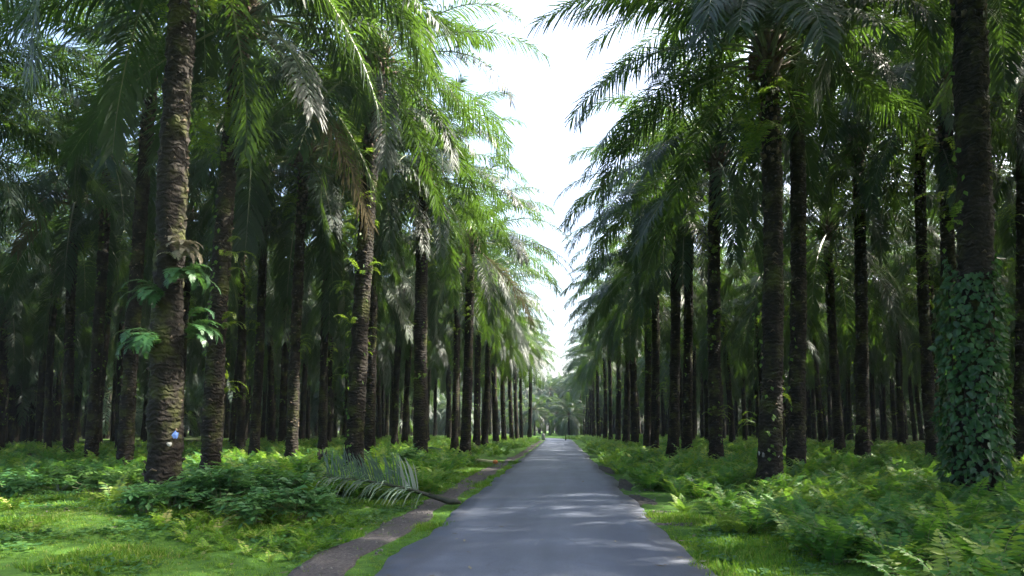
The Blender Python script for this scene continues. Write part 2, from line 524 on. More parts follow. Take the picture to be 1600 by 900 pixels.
for cn, e, dr, ln in CLASSES:
    LOW[cn] = [frond(rng, rng.uniform(*ln), rng.uniform(*e), rng.uniform(*dr), n=26, lw=.16, leaf=1.1, a0=14, a1=54, nseg=2, grav=.35, rseg=6, sides=3)
               for k in range(2)]


def layout(rng, nf=40):
    """(class, azimuth, attach point, tilt) of every frond of a crown"""
    out = []
    a = rng.uniform(0, 6.28)
    for i in range(nf):
        q = i / (nf - 1)
        cn = 'spear' if q < .07 else 'young' if q < .30 else 'mid' if q < .52 else 'low' if q < .84 else 'old'
        a += 2.39996 + rng.normal(0, .12)
        r = .10 + .20 * min(1, q * 2)
        out.append((cn, a % 6.2832, (r * math.cos(a), r * math.sin(a), .55 - 1.0 * q), R(rng.normal(0, 4))))
    return out


def heart(rng):
    """leaf bases and fruit-bearing core in the middle of the crown"""
    g = Geo()
    z = np.linspace(-.75, .8, 12); th = np.linspace(0, 2 * np.pi, 14, endpoint=False)
    rad = np.interp(z, [-.75, -.3, .2, .6, .8], [.26, .36, .30, .14, .02])
    V = np.stack([(rad[:, None] * np.cos(th)), (rad[:, None] * np.sin(th)), np.repeat(z[:, None], 14, 1)], -1)
    V = V + rng.normal(0, .012, V.shape)
    i, j = np.meshgrid(np.arange(11), np.arange(14), indexing='ij')
    Q = np.stack([i * 14 + j, i * 14 + (j + 1) % 14, (i + 1) * 14 + (j + 1) % 14, (i + 1) * 14 + j], -1).reshape(-1, 4)
    g.add(V, Q, .5, 0)
    a = rng.uniform(0, 6)
    for k in range(34):
        a += 2.4; q = k / 33
        e = R(75 - 75 * q); L = rng.uniform(.3, .5)
        b = np.array([.22 * math.cos(a), .22 * math.sin(a), .3 - q * .95])
        d = np.array([math.cos(a) * math.cos(e), math.sin(a) * math.cos(e), math.sin(e)])
        V, Q = tube([b, b + d * L * .5, b + d * L], [.075, .06, .045], 6)
        g.add(V, Q, .5, 0)
    for k in range(3):   # bunches of fruit tucked between the leaf bases
        a = rng.uniform(0, 6.28); c = np.array([.36 * math.cos(a), .36 * math.sin(a), -.25])
        for s in range(26):
            v = unit(rng.normal(0, 1, 3)) * np.array([.15, .15, .18])
            b = c + v
            g.add(*tube([b, b + unit(v) * .03, b + unit(v) * .06], [.03, .035, .008], 6), .5, 1)
    return g


M_FRUIT = solid_mat('palm_fruit', (.03, .008, .006), (.16, .04, .015), 20, .4)
HEARTS = [heart(rng).mesh('crown_core', [M_BOOT, M_FRUIT], True) for k in range(3)]


def joined_crown(rng, src, nf, name):
    g = Geo()
    h = heart(rng).arrays()
    g.add(h[0], h[1], h[2], np.where(h[3] == 0, 2, 3))
    for cn, a, at, ti in layout(rng, nf):
        f = src[cn][rng.integers(len(src[cn]))]
        dry = cn == 'old' and rng.random() < .05
        g.add(place(f[0], at, a, rng.uniform(.9, 1.06), ti), f[1], np.clip(f[2] + rng.normal(0, .10), 0, 1), 4 if dry else f[3])
    return g.mesh(name, [M_FROND, M_RACHIS, M_BOOT, M_FRUIT, M_DRY])


CROWNS = [joined_crown(rng, ARR, 46, 'crown') for k in range(6)]
LOWARR = []
for k in range(3):
    g = Geo()
    for cn, a, at, ti in layout(rng, 26):
        f = LOW[cn][rng.integers(2)]
        g.add(place(f[0], at, a, 1.0, ti), f[1], np.clip(f[2] + rng.normal(0, .1), 0, 1), f[3])
    LOWARR.append(g.arrays())


# ------------------------------------------------------------------ trunks
def trunk(rng, h, r, bend=(0, 0), bow=.12, sides=20, dz=.10, boots=True, taper=.70):
    n = int(h / dz) + 1
    z = np.linspace(-.35, h, n)
    t = np.clip(z / h, 0, 1)
    ph = rng.uniform(0, 6.28)
    cx = bend[0] * t + bow * np.sin(np.pi * t) * math.cos(ph); cy = bend[1] * t + bow * np.sin(np.pi * t) * math.sin(ph)
    rad = r * (1 - (1 - taper) * t ** .7) * (1 + .30 * np.exp(-np.maximum(z, 0) / .45)) * (1 + .045 * np.sin(z * 1.7 + ph) + .03 * np.sin(z * 4.1 + 2 * ph))
    th = np.linspace(0, 2 * np.pi, sides, endpoint=False)
    TH, Z = np.meshgrid(th, z)
    k = 8
    s1 = np.sin(k * TH + Z * 9 + ph); s2 = np.sin(k * TH - Z * 9 + ph * 2)
    up = sstep(.25, .9, Z / h)
    pat = (np.abs(s1) * np.abs(s2)) * (.03 + .035 * up) + .004 * np.sin(Z * 24 + 2.5 * np.sin(TH * 2 + ph) + 3 * np.sin(Z * 2.3)) * (1 - up) + (vnoise(TH * 2.2 + 40, Z * 3.0, int(ph * 100)) - .5) * .07 * np.abs(np.sin(TH / 2))
    rr = rad[:, None] + pat * (r / .33) + rng.normal(0, .011, TH.shape)
    V = np.stack([cx[:, None] + rr * np.cos(TH), cy[:, None] + rr * np.sin(TH), Z], -1).reshape(-1, 3)
    i, j = np.meshgrid(np.arange(n - 1), np.arange(sides), indexing='ij')
    Q = np.stack([i * sides + j, i * sides + (j + 1) % sides, (i + 1) * sides + (j + 1) % sides, (i + 1) * sides + j], -1).reshape(-1, 4)
    g = Geo(); g.add(V, Q, .5, 0)
    if boots:
        a = 0
        nb = 90
        for b in range(nb):
            a += 2.39996
            zz = h - .25 - 3.4 * (b / nb) ** 1.15
            if rng.random() < .25 * b / nb: continue
            tt = zz / h
            rad0 = r * (1 - (1 - taper) * tt ** .7)
            c = np.array([bend[0] * tt + bow * math.sin(math.pi * tt) * math.cos(ph), bend[1] * tt + bow * math.sin(math.pi * tt) * math.sin(ph), zz])
            o = np.array([math.cos(a), math.sin(a), 0]); L = rng.uniform(.10, .24) * (1 - .4 * b / nb)
            p0 = c + o * (rad0 - .03); d = o * .62 + np.array([0, 0, .78])
            g.add(*tube([p0, p0 + d * L * .5, p0 + d * L], [.075, .065, .04], 5), .5, 1)
        for b in range(150 if dz < .1 else 40):
            zz = rng.uniform(.1, h - 3); a = rng.uniform(0, 6.28); tt = zz / h
            rad0 = r * (1 - (1 - taper) * tt ** .7) * (1 + .30 * math.exp(-zz / .45))
            c = np.array([bend[0] * tt + bow * math.sin(math.pi * tt) * math.cos(ph), bend[1] * tt + bow * math.sin(math.pi * tt) * math.sin(ph), zz])
            o = np.array([math.cos(a), math.sin(a), 0]); sd = np.array([-o[1], o[0], 0]) * rng.uniform(.03, .08)
            p0 = c + o * (rad0 - .01); L = rng.uniform(.03, .09)
            g.add(*tube([p0 - sd, p0 + o * L * .5 + [0, 0, L * .6], p0 + sd], [.012, rng.uniform(.02, .04), .012], 4), .5, rng.integers(2))
    return g.mesh('trunk', [M_BARK, M_BOOT], True)


# small ferns that grow from the trunk
EF = [frond(rng, rng.uniform(.55, .95), rng.uniform(20, 60), rng.uniform(95, 140), t0=.08, n=20, leaf=.115, lw=.035, a0=8, a1=25, grav=.12,
            plum=10, nseg=1, rr=.006, sides=3, rseg=5, tint=(.35, .8),
            prof=lambda q: .35 + .65 * np.sin(np.pi * np.clip(q * .75 + .22, 0, 1))) for k in range(6)]


def tufts(rng, h, r, zones, name='trunk_foliage', leafy=60):
    """ferns and creepers growing on one trunk: zones = (z_low, z_high, count)"""
    g = Geo()
    for z0, z1, cnt in zones:
        cl = [(rng.uniform(0, 6.28), rng.uniform(z0, z1)) for q in range(max(1, cnt // 5))]
        for q in range(cnt):
            a, z = cl[rng.integers(len(cl))]; a += rng.normal(0, .5); z += rng.normal(0, .18)
            rad = r * (1 - .3 * np.clip(z / h, 0, 1) ** .7)
            f = EF[rng.integers(len(EF))]
            g.add(place(f[0], (rad * math.cos(a), rad * math.sin(a), z), a + rng.normal(0, .4), rng.uniform(.7, 1.5) if z > h - 4 else rng.uniform(.5, 1.0)), f[1],
                  np.clip(f[2] + rng.normal(0, .12), 0, 1), 0)
        n = leafy
        sa = rng.uniform(0, 6.28, 3); sw = rng.integers(3, size=n)
        z = rng.uniform(z0, z1, n); a = sa[sw] + .5 * np.sin(z * 1.1 + sw) + rng.normal(0, .22, n)
        rad = r * (1 - .3 * np.clip(z / h, 0, 1) ** .7) + rng.uniform(.0, .10, n)
        c = np.stack([rad * np.cos(a), rad * np.sin(a), z], -1)
        o = np.stack([np.cos(a), np.sin(a), np.zeros(n)], -1)
        dn = unit(o * .5 + np.array([0, 0, -1.0]) + rng.normal(0, .35, (n, 3)))
        w = unit(np.cross(dn, o)) * rng.uniform(.03, .06, n)[:, None]; L = rng.uniform(.09, .18, n)[:, None]
        V = np.stack([c, c + dn * L * .4 + w, c + dn * L, c + dn * L * .4 - w], 1).reshape(-1, 3)
        g.add(V, np.arange(4 * n).reshape(-1, 4), np.repeat(rng.uniform(.05, .45, n), 4), 0)
    return g.mesh(name, [M_EPI, M_RACHIS])


TRUNKS = [trunk(rng, 12.0, .265, (rng.normal(0, .25), rng.normal(0, .25)), sides=14, dz=.16) for k in range(6)]
TUFTS = [tufts(rng, 12, .28, [(9.0, 11.6, 38), (2, 9, 12)], leafy=45) for k in range(4)]
TUFTS_LOW = [tufts(rng, 12, .28, [(9.6, 11.6, 16)], leafy=10) for k in range(3)]

ALL = []      # every palm: [x, y, object, label or None]


def near_palm(px, d, top, r, label, tuft=None, taper=.70, nf=38, extra=(), fol=True, old=True):
    """a palm whose foot and crown are measured in the photograph"""
    base = P(px, VPY, d); x, y = base[0], base[1]
    if px not in (262, 1515): r *= .83
    z = float(ground_z(x, y))
    tp = P(top[0], top[1], d)
    h = tp[2] - z
    root = empty('oil_palm', (x, y, z), label, 'palm tree', 'oil palms lining the road')
    rg = np.random.default_rng(int(px * 7 + d * 13))
    bend = (tp[0] - x, rg.normal(0, .15))
    tr = obj('trunk', trunk(rg, h, r, bend, sides=24, dz=.07, taper=taper), root)
    if fol:
        zones = tuft if tuft is not None else [(h - 3, h - .4, 40), (2, h - 3, 14)]
        obj('trunk_foliage', tufts(rg, h, r, zones), root)
    cr = obj('crown', HEARTS[rg.integers(3)], root, (bend[0], bend[1], h - .1))
    lay = layout(rg, nf)
    for cn, a, at, ti in list(lay) + list(extra):
        if cn == 'old' and not old: cn = 'mid'
        dry = cn == 'old' and rg.random() < .04
        f = obj('dry_frond' if dry else 'frond', DRY[rg.integers(2)] if dry else FROND[cn][rg.integers(4)], cr, at, a)
        if dry: f['label'] = 'dead brown frond hanging from the crown'
        f.rotation_euler = (0, ti, a)
        s = rg.uniform(.92, 1.06)
        if x > 0 and math.cos(a) > .1: s *= .86
        if px == 1515: s *= .78
        if px == 1198: s *= .93
        if px in (553, 658) and math.cos(a) > .3: s *= .84
        f.scale = (s, s, s)
    ALL.append([x, y, root, label])
    return root, (x, y, z, h, bend)


def lattice_palm(x, y, h=None, near=True, label=None, cs=1.0):
    rg = np.random.default_rng(int(abs(x) * 977 + y * 131 + (5 if x < 0 else 0)))
    z = float(ground_z(x, y))
    if h is None: h = rg.normal(12.6, .8)
    root = empty('oil_palm', (x, y, z), label, 'palm tree', 'oil palms of the plantation')
    k = rg.integers(len(TRUNKS)); a = rg.uniform(0, 6.28)
    tr = obj('trunk', TRUNKS[k], root, rotz=a)
    w = rg.uniform(.85, 1.15); tr.scale = (w, w, h / 12.0)
    # crown on top of the leaning trunk
    tv = TRUNKS[k].vertices
    top = np.array([tv[len(tv) * 0 + i].co for i in TOPIDX[k]]).mean(0)
    c, s = math.cos(a), math.sin(a)
    bx, by = (top[0] * c - top[1] * s) * w, (top[0] * s + top[1] * c) * w
    if near:
        tf = obj('trunk_foliage', TUFTS[rg.integers(4)], root, rotz=rg.uniform(0, 6.28)); tf.scale = (1, 1, h / 12)
    else:
        tf = obj('trunk_foliage', TUFTS_LOW[rg.integers(3)], root, rotz=rg.uniform(0, 6.28)); tf.scale = (1, 1, h / 12)
    cr = obj('crown', CROWNS[rg.integers(len(CROWNS))], root, (bx, by, h - .1), rg.uniform(0, 6.28))
    sc_ = rg.uniform(.9, 1.06) * cs; cr.scale = (sc_, sc_, sc_ * rg.uniform(.92, 1.05))
    ALL.append([x, y, root, label])
    return root


TOPIDX = []
for t in TRUNKS:
    co = np.empty(len(t.vertices) * 3, dtype=np.float32); t.vertices.foreach_get('co', co); co = co.reshape(-1, 3)
    TOPIDX.append([int(i) for i in np.where(np.abs(co[:, 2] - 12.0) < .02)[0]][:14])

# ---- palms measured one by one
L1, L1d = near_palm(262, 12.0, (302, -225), .315, 'thick oil palm with a blue paint mark and hanging ferns, nearest on the left', tuft=[(9.5, 12, 30)], taper=.62)
near_palm(332, 16, (376, 5), .30, 'dark leaning oil palm just behind the blue-marked palm', tuft=[(9, 11.8, 70), (3, 9, 16)])
near_palm(198, 21, (240, 80), .29, 'oil palm with sunlit mossy trunk left of the blue-marked palm')
near_palm(145, 25, (165, 225), .27, 'slim oil palm between the mossy trunk and the leftmost palms')
near_palm(110, 29, (126, 300), .27, 'dark slender oil palm near the left edge, fern clump at foot')
near_palm(398, 29, (410, 270), .26, 'thin oil palm with yellow-lit right side behind the leaning palm')
near_palm(457, 25, (476, 235), .28, 'oil palm with pale patchy foot midway between leaning and creeper palms')
near_palm(553, 20, (592, 95), .36, 'tall oil palm with a creeper-clad trunk and full crown left of the road', tuft=[(8, 12.8, 70), (3, 9, 40), (0.5, 4, 10)])
near_palm(578, 29, (585, 250), .30, 'oil palm hidden close behind the creeper-clad palm')
near_palm(658, 28, (664, 265), .38, 'stout oil palm beyond the creeper-clad palm, ferns under its crown', tuft=[(8.5, 12.4, 60), (3, 8, 14)])
near_palm(727, 37, (735, 375), .36, 'oil palm at the left verge past the stout palm, bushy tufts halfway up', tuft=[(7, 11.6, 70)])
R1, R1d = near_palm(1198, 17, (1203, 70), .34, 'oil palm with pale blotched foot, nearest to the road on the right', tuft=[(9, 11.5, 60), (.2, 5, 12)],
          extra=[('young', R(172), (-.2, .05, .3), 0), ('mid', R(200), (-.25, -.1, .1), 0), ('young', R(158), (-.2, .1, .35), R(-6))] + [(c_, R(a_), (.2 * math.cos(R(a_)), .2 * math.sin(R(a_)), z_), 0) for c_, a_, z_ in (('mid', 225, .1), ('mid', 258, .1), ('mid', 292, .1), ('low', 240, -.2), ('low', 262, -.15), ('low', 283, -.2), ('low', 306, -.2), ('mid', 320, 0))], old=False)
near_palm(1118, 26, (1120, 235), .33, 'rough oil palm covered in leaf stubs left of the pale-footed palm', tuft=[(9, 12.2, 40), (1, 9, 40)])
near_palm(1050, 33, (1052, 300), .33, 'left one of two touching dark palms along the right verge')
near_palm(1072, 35, (1074, 320), .32, 'right one of two touching dark palms along the right verge')
near_palm(1240, 20.5, (1243, 25), .31, 'tall slim oil palm just right of the pale-footed palm', extra=[('mid', R(170), (-.2, 0, .1), 0), ('mid', R(190), (-.2, 0, .1), 0), ('low', R(205), (-.2, -.1, -.1), 0), ('mid', R(222), (-.15, -.15, 0), 0), ('low', R(240), (-.1, -.2, -.1), 0)])
near_palm(1345, 29, (1340, 215), .33, 'dark oil palm with a widened foot in the middle of the right grove', tuft=[(10, 14, 50), (1, 9, 10)])
near_palm(1455, 27, (1440, 190), .28, 'dark oil palm standing beside the vine-covered palm, on its left')
V7, V7d = near_palm(1515, 13.0, (1508, -215), .33, 'large oil palm whose lower trunk is wrapped in a leafy vine', tuft=[(5, 12, 30)])
near_palm(1482, 24, (1478, 120), .30, 'oil palm showing just behind the vine-wrapped palm', tuft=[(6, 13, 40)])
near_palm(1592, 23, (1600, 60), .28, 'dark oil palm at the right edge past the vine-wrapped palm')

ORD = ['first', 'second', 'third', 'fourth', 'fifth', 'sixth', 'seventh', 'eighth', 'ninth', 'tenth', 'eleventh', 'twelfth', 'thirteenth',
       'fourteenth', 'fifteenth', 'sixteenth', 'seventeenth', 'eighteenth', 'nineteenth', 'twentieth', 'twenty-first', 'twenty-second',
       'twenty-third', 'twenty-fourth', 'twenty-fifth']

# ---- the two rows along the road, further off
LEFT_ROW = [(710, 44), (745, 47.5), (757, 53), (775, 59), (788, 66), (800, 73), (808, 80), (815, 86), (827, 92)]
for k, (px, d) in enumerate(LEFT_ROW):
    lattice_palm(float(P(px, VPY, d)[0]), d, cs=.84 if d > 55 else .95, label=('last palm of the left roadside row, standing alone at the road bend' if k == len(LEFT_ROW) - 1 else
                 f'{ORD[k]} roadside palm beyond the palm with bushy tufts, left verge'))
RIGHT_ROW = [(1022, 40), (1010, 46), (992, 52), (978, 58), (965, 64), (954, 71), (945, 79), (936, 88), (928, 98), (923, 108), (919, 119), (915, 131), (912, 145), (909, 160)]
for k, (px, d) in enumerate(RIGHT_ROW):
    lattice_palm(float(P(px, VPY, d)[0]), d, cs=.84 if d > 55 else .95, label=f'{ORD[k]} roadside palm beyond the two touching palms, right verge')

# ---- the plantation rows behind
def free(x, y, gap):
    return all((x - a[0]) ** 2 + (y - a[1]) ** 2 > gap * gap for a in ALL)


rl = np.random.default_rng(4)
rows = []
for side in (-1, 1):
    for r_ in range(1, 8):
        X0 = 6.0 + 6.7 * r_ + (2.0 if side > 0 else 0)
        for k in range(0, 22):
            y = 2.0 + 7.3 * k + (3.65 if r_ % 2 else 0) + rl.normal(0, .5)
            x = side * (X0 + rl.normal(0, .45))
            if y < X0 * .72 - 3: 
                if not (side == 1 and r_ <= 2 and y > -2): continue
            if y > 92 and r_ > 3: continue
            if y > 118: continue
            if y > 100 and abs(x - float(road_x(y))) < 6: continue
            if side == -1 and y < 28 and x > -.96 * y: continue
            if side == 1 and y < 26 and x < .80 * y: continue
            if not free(x, y, 4.3): continue
            rows.append((side, r_, x, y))
for side in (-1, 1):
    for r_ in range(1, 8):
        sel = sorted([q for q in rows if q[0] == side and q[1] == r_], key=lambda q: q[3])
        for k, (s_, rr_, x, y) in enumerate(sel):
            back = 'behind the roadside palms' if r_ == 1 else f'in the {ORD[r_ - 1]} row behind the roadside palms'
            lattice_palm(x, y, near=y < 60, label=f'{ORD[k]} palm trunk {back}, {"left" if side < 0 else "right"} grove')
# palms beside and behind the photographer, whose crowns shade the road
for (x, y) in ((7.6, 6.0), (6.9, -2.5), (-7.6, 2.0), (-8, -6.5), (13.5, -2), (-14, -2), (7, -11)):
    lattice_palm(x, y, label='oil palm beside the road level with the viewer')
# palms that close the view where the road bends away
kk = 0
for (x, y) in [(-9, 118), (-3, 121), (3, 117), (9, 112), (-15, 124), (-6, 129), (1, 128), (7, 122), (13, 120), (-20, 132), (-12, 136), (-3, 137), (5, 134), (11, 130),
               (18, 126), (-26, 140), (-17, 145), (-8, 146), (1, 145), (9, 142), (16, 138)]:
    y += 62
    if free(x, y, 3.5):
        lattice_palm(x, y, near=False, label=f'{ORD[kk]} hazy palm closing the view where the road bends away'); kk += 1

rb_ = np.random.default_rng(12)
for k in range(14):
    x, y = rb_.uniform(-34, 8), rb_.uniform(142, 176)
    if abs(x - float(road_x(y))) < 4 and y < 140: continue
    lattice_palm(x, y, h=rb_.uniform(3.2, 6.0), near=False, label=f'{ORD[k % 25]} low hazy palm filling the gap beyond the road bend')

# ---- the far plantation, one mass
g = Geo(); rf = np.random.default_rng(9)
for k in range(4400):
    x, y = rf.uniform(-200, 200), rf.uniform(30, 250)
    ax = abs(x)
    if y < 215 and ax < 30 and not (y > 121 and x > 11): continue
    if y < ax * .75: continue
    if y < 116 and ax < 57 and not (y > 96 and ax > 32): continue
    if rf.random() > np.interp(math.hypot(x, y), [60, 240], [1, .45]): continue
    z = float(ground_z(x, y)); h = rf.normal(12.0, 1) if rf.random() < .85 else rf.uniform(3.5, 9)
    A = LOWARR[rf.integers(3)]
    g.add(place(A[0], (x, y, z + h), rf.uniform(0, 6.28)), A[1], A[2], A[3])
    g.add(*tube([(x, y, z - .3), (x + rf.normal(0, .1), y, z + h * .5), (x, y, z + h)], [.42, .32, .26], 6), .5, 2)
tag(obj('distant_palm_forest', g.mesh('distant_palm_forest', [M_FROND, M_RACHIS, M_BARK])), kind='stuff')

# ------------------------------------------------------------------ undergrowth
def fern_frond(rng, L, n, nseg, e, dr, rseg=5):
    return frond(rng, L, e, dr, t0=.12, n=n, leaf=.16 * L / .7, lw=(.040 if n > 14 else .075) * L / .7, a0=12, a1=30, grav=.15, plum=12, nseg=nseg, rr=.006 * L / .7, sides=3,
                 rseg=rseg, tint=(.3, .6), sway=.35, prof=lambda q: np.interp(q, [0, .25, .6, 1], [.6, 1, .75, .10]))


def fern_plant(rng, nf, n, rseg, L=.8):
    g = Geo()
    a = rng.uniform(0, 6.28)
    for k in range(nf):
        a += 2.4 + rng.normal(0, .3)
        A = fern_frond(rng, L * rng.uniform(.65, 1.1), n, 1, rng.uniform(48, 84), rng.uniform(45, 100), rseg)
        g.add(place(A[0], (.03 * math.cos(a), .03 * math.sin(a), 0), a), A[1], np.clip(A[2] + rng.normal(0, .14), 0, 1), A[3])
    return g.arrays()


ru = np.random.default_rng(31)
FERN_HI = [fern_plant(ru, 9, 19, 5) for k in range(8)]
FERN_MID = [fern_plant(ru, 7, 10, 3) for k in range(6)]
FERN_LO = [fern_plant(ru, 6, 5, 2) for k in range(5)]


def scatter(name, pts, lib, scale, mats, rngs, tint_fn, kind='stuff'):
    """many plants of a ground cover as one mesh"""
    which = rngs.integers(len(lib), size=len(pts))
    Vs, Qs, Ts, Ms = [], [], [], []
    off = 0
    for k, A in enumerate(lib):
        idx = np.where(which == k)[0]
        if not len(idx): continue
        p = pts[idx]
        rz = rngs.uniform(0, 2 * np.pi, len(idx)); s = scale(p, rngs)
        c, sn = np.cos(rz)[:, None], np.sin(rz)[:, None]
        V = A[0][None] * s[:, None, None]
        V = np.stack([V[..., 0] * c - V[..., 1] * sn + p[:, 0:1], V[..., 0] * sn + V[..., 1] * c + p[:, 1:2], V[..., 2] + p[:, 2:3]], -1)
        nv = len(A[0])
        Qs.append((A[1][None] + (np.arange(len(idx)) * nv)[:, None, None] + off).reshape(-1, 4))
        Vs.append(V.reshape(-1, 3)); off += V.shape[0] * nv
        Ts.append(np.clip(A[2][None] + tint_fn(p, rngs)[:, None], 0, 1).ravel()); Ms.append(np.tile(A[3], len(idx)))
    me = mesh(name, np.concatenate(Vs), [np.concatenate(Qs)], mats, np.concatenate(Ts), np.concatenate(Ms))
    return tag(obj(name, me), kind=kind)


def pts_in(rngs, x0, x1, y0, y1, dens, keep):
    n = int((x1 - x0) * (y1 - y0) * dens)
    x = rngs.uniform(x0, x1, n); y = rngs.uniform(y0, y1, n)
    k = keep(x, y)
    x, y = x[k], y[k]
    return np.stack([x, y, ground_z(x, y) - .02], -1)


def in_view(x, y, m=1.5):
    return (x > -.90 * y - m) & (x < .76 * y + m)


def patchy(x, y, s, lo):
    return vnoise(x / s, y / s, 17) > lo


def right_ferns(x, y):
    edge = 2.28 + (vnoise(y / 2.2, x * 0, 41) - .5) * .9 + .5 * sstep(12, 9, y)
    gap = (vnoise(x / 1.3, y / 1.3, 19) > .22)
    soil = (y > 11.0) & (y < 21) & (x < np.interp(y, [11, 12.5, 14, 16, 21], [2.9, 3.15, 2.75, 2.5, 2.3]))
    return (x > edge) & in_view(x, y) & gap & ~soil


def left_ferns(x, y):
    edge = -3.75 + (vnoise(y / 2.4, x * 0 + 5, 43) - .5) * .9
    nearlim = np.where(x > -8.2, 10.6 + (vnoise(x / 1.1, x * 0, 44) - .5) * 2.0, 16.0 + (vnoise(x / 1.5, x * 0, 45) - .5) * 4)
    gap = (vnoise(x / 1.5, y / 1.5, 23) > .25)
    clear = (x > -5.7) & (x < -2.4) & (y > 11.4) & (y < 14.7)
    return ~clear & (x < edge) & (y > nearlim) & in_view(x, y) & gap


fs = lambda lo, hi: (lambda p, r: r.uniform(lo, hi, len(p)) * (.75 + .5 * vnoise(p[:, 0] / 1.6, p[:, 1] / 1.6, 77)))
ft = lambda p, r: .17 + (vnoise(p[:, 0] / 2.1, p[:, 1] / 2.1, 55) - .5) * .55 + r.normal(0, .10, len(p)) + (r.random(len(p)) < .05) * .35
FM = [M_FERN, M_RACHIS]
scatter('fern_undergrowth', pts_in(ru, 2, 22, 4.5, 24, 4.6, right_ferns), FERN_HI, fs(.65, 1.15), FM, ru, ft)
scatter('fern_undergrowth', pts_in(ru, -22, -3, 9, 26, 4.2, left_ferns), FERN_HI, fs(.8, 1.3), FM, ru, ft)
scatter('fern_undergrowth', pts_in(ru, 2, 42, 24, 55, 2.2, lambda x, y: right_ferns(x, y) & (ru.random(len(x)) < np.interp(x, [6, 25], [1, .35]))), FERN_MID, fs(.7, 1.2), FM, ru, ft)
scatter('fern_undergrowth', pts_in(ru, -48, -3, 26, 55, 2.2, lambda x, y: left_ferns(x, y) & (ru.random(len(x)) < np.interp(-x, [6, 25], [1, .35]))), FERN_MID, fs(.6, 1.1), FM, ru, ft)
scatter('fern_undergrowth', pts_in(ru, -30, 30, 55, 112, 2.0, lambda x, y: (np.abs(x - road_x(y)) > 3.0) & (ru.random(len(x)) < np.interp(np.abs(x), [6, 22], [1, .25]))), FERN_LO, fs(.8, 1.3), FM, ru, ft)


scatter('low_scrub', pts_in(ru, -13, -3.3, 6.8, 12.5, 9, lambda x, y: in_view(x, y, .3) & (vnoise(x / 1.3, y / .9, 101) > .56)), FERN_MID, fs(.22, .5), [M_GRASS, M_RACHIS], ru, lambda p, r: .1 + r.normal(0, .15, len(p)))

# ---- grass on the verges
def blades(rng, n=14):
    V = []
    for k in range(n):
        a = rng.uniform(0, 6.28); r = rng.uniform(0, .055); b = np.array([r * math.cos(a), r * math.sin(a), 0])
        a2 = rng.uniform(0, 6.28); L = rng.uniform(.035, .09); lean = rng.uniform(.3, 1.1)
        d = np.array([math.cos(a2) * lean, math.sin(a2) * lean, 1]); d /= np.linalg.norm(d)
        w = np.array([-math.sin(a2), math.cos(a2), 0]) * .007
        V += [b - w, b + w, b + d * L + w * .2, b + d * L - w * .2]
    return np.array(V), np.arange(4 * n).reshape(-1, 4), np.repeat(rng.uniform(.05, .95, n), 4), np.zeros(n, int)


GR = [blades(ru) for k in range(6)]
gt = lambda p, r: (vnoise(p[:, 0] / .8, p[:, 1] / .8, 65) - .5) * .5 + r.normal(0, .08, len(p))


def left_grass(x, y):
    on_strip = (x > -3.15) & (x < -2.5)
    nar = (x > -2.5) & (x < -2.10)
    return in_view(x, y, .3) & (x < -2.04 + (vnoise(y / .6, y * 0, 71) - .5) * .36) & ((~on_strip) | (ru.random(len(x)) < .10)) & (~nar | (ru.random(len(x)) < .75))


scatter('grass', np.concatenate([
    pts_in(ru, -16, -1.9, 6.6, 12, 260, left_grass),
    pts_in(ru, -17, -1.9, 12, 19, 100, left_grass),
    pts_in(ru, -6, -1.9, 19, 34, 60, left_grass),
    pts_in(ru, 1.50, 4.2, 6, 13, 200, lambda x, y: (x > 1.52 + .34 * vnoise(y / .5, x * 0, 3)) & in_view(x, y)),
    pts_in(ru, 1.72, 4.2, 13, 36, 60, lambda x, y: (x > 2.0) & patchy(x, y, 1.6, .45) & ((y > 20) | (x > 2.9)))]),
    GR, lambda p, r: r.uniform(.6, 1.3, len(p)) * np.interp(p[:, 1], [8, 20], [1, 1.4]) * (.6 + .7 * sstep(.55, .85, vnoise(p[:, 0] / 1.1, p[:, 1] / 1.1, 91))), [M_GRASS], ru, gt)
# low creeping leaves among the turf
def weed(rng):
    g = Geo()
    for k in range(8):
        a = rng.uniform(0, 6.28); r = rng.uniform(.0, .07); L = rng.uniform(.03, .06); w = L * .45
        c = np.array([r * math.cos(a), r * math.sin(a), rng.uniform(.02, .07)]); d = np.array([math.cos(a), math.sin(a), rng.uniform(-.2, .5)])
        s = np.array([-math.sin(a), math.cos(a), rng.uniform(-.3, .3)])
        g.add(np.array([c, c + d * L * .5 + s * w, c + d * L, c + d * L * .5 - s * w]), [[0, 1, 2, 3]], rng.uniform(.3, .7), 0)
    return g.arrays()


scatter('ground_cover_weeds', np.concatenate([
    pts_in(ru, -14, -3.2, 6.6, 16, 60, lambda x, y: in_view(x, y, .3) & patchy(x, y, 1.0, .42)),
    pts_in(ru, 1.9, 3.6, 6, 12, 26, lambda x, y: in_view(x, y) & patchy(x, y, .9, .45))]), [weed(ru) for k in range(5)],
    lambda p, r: r.uniform(.8, 1.6, len(p)), [M_SHRUB], ru, gt)


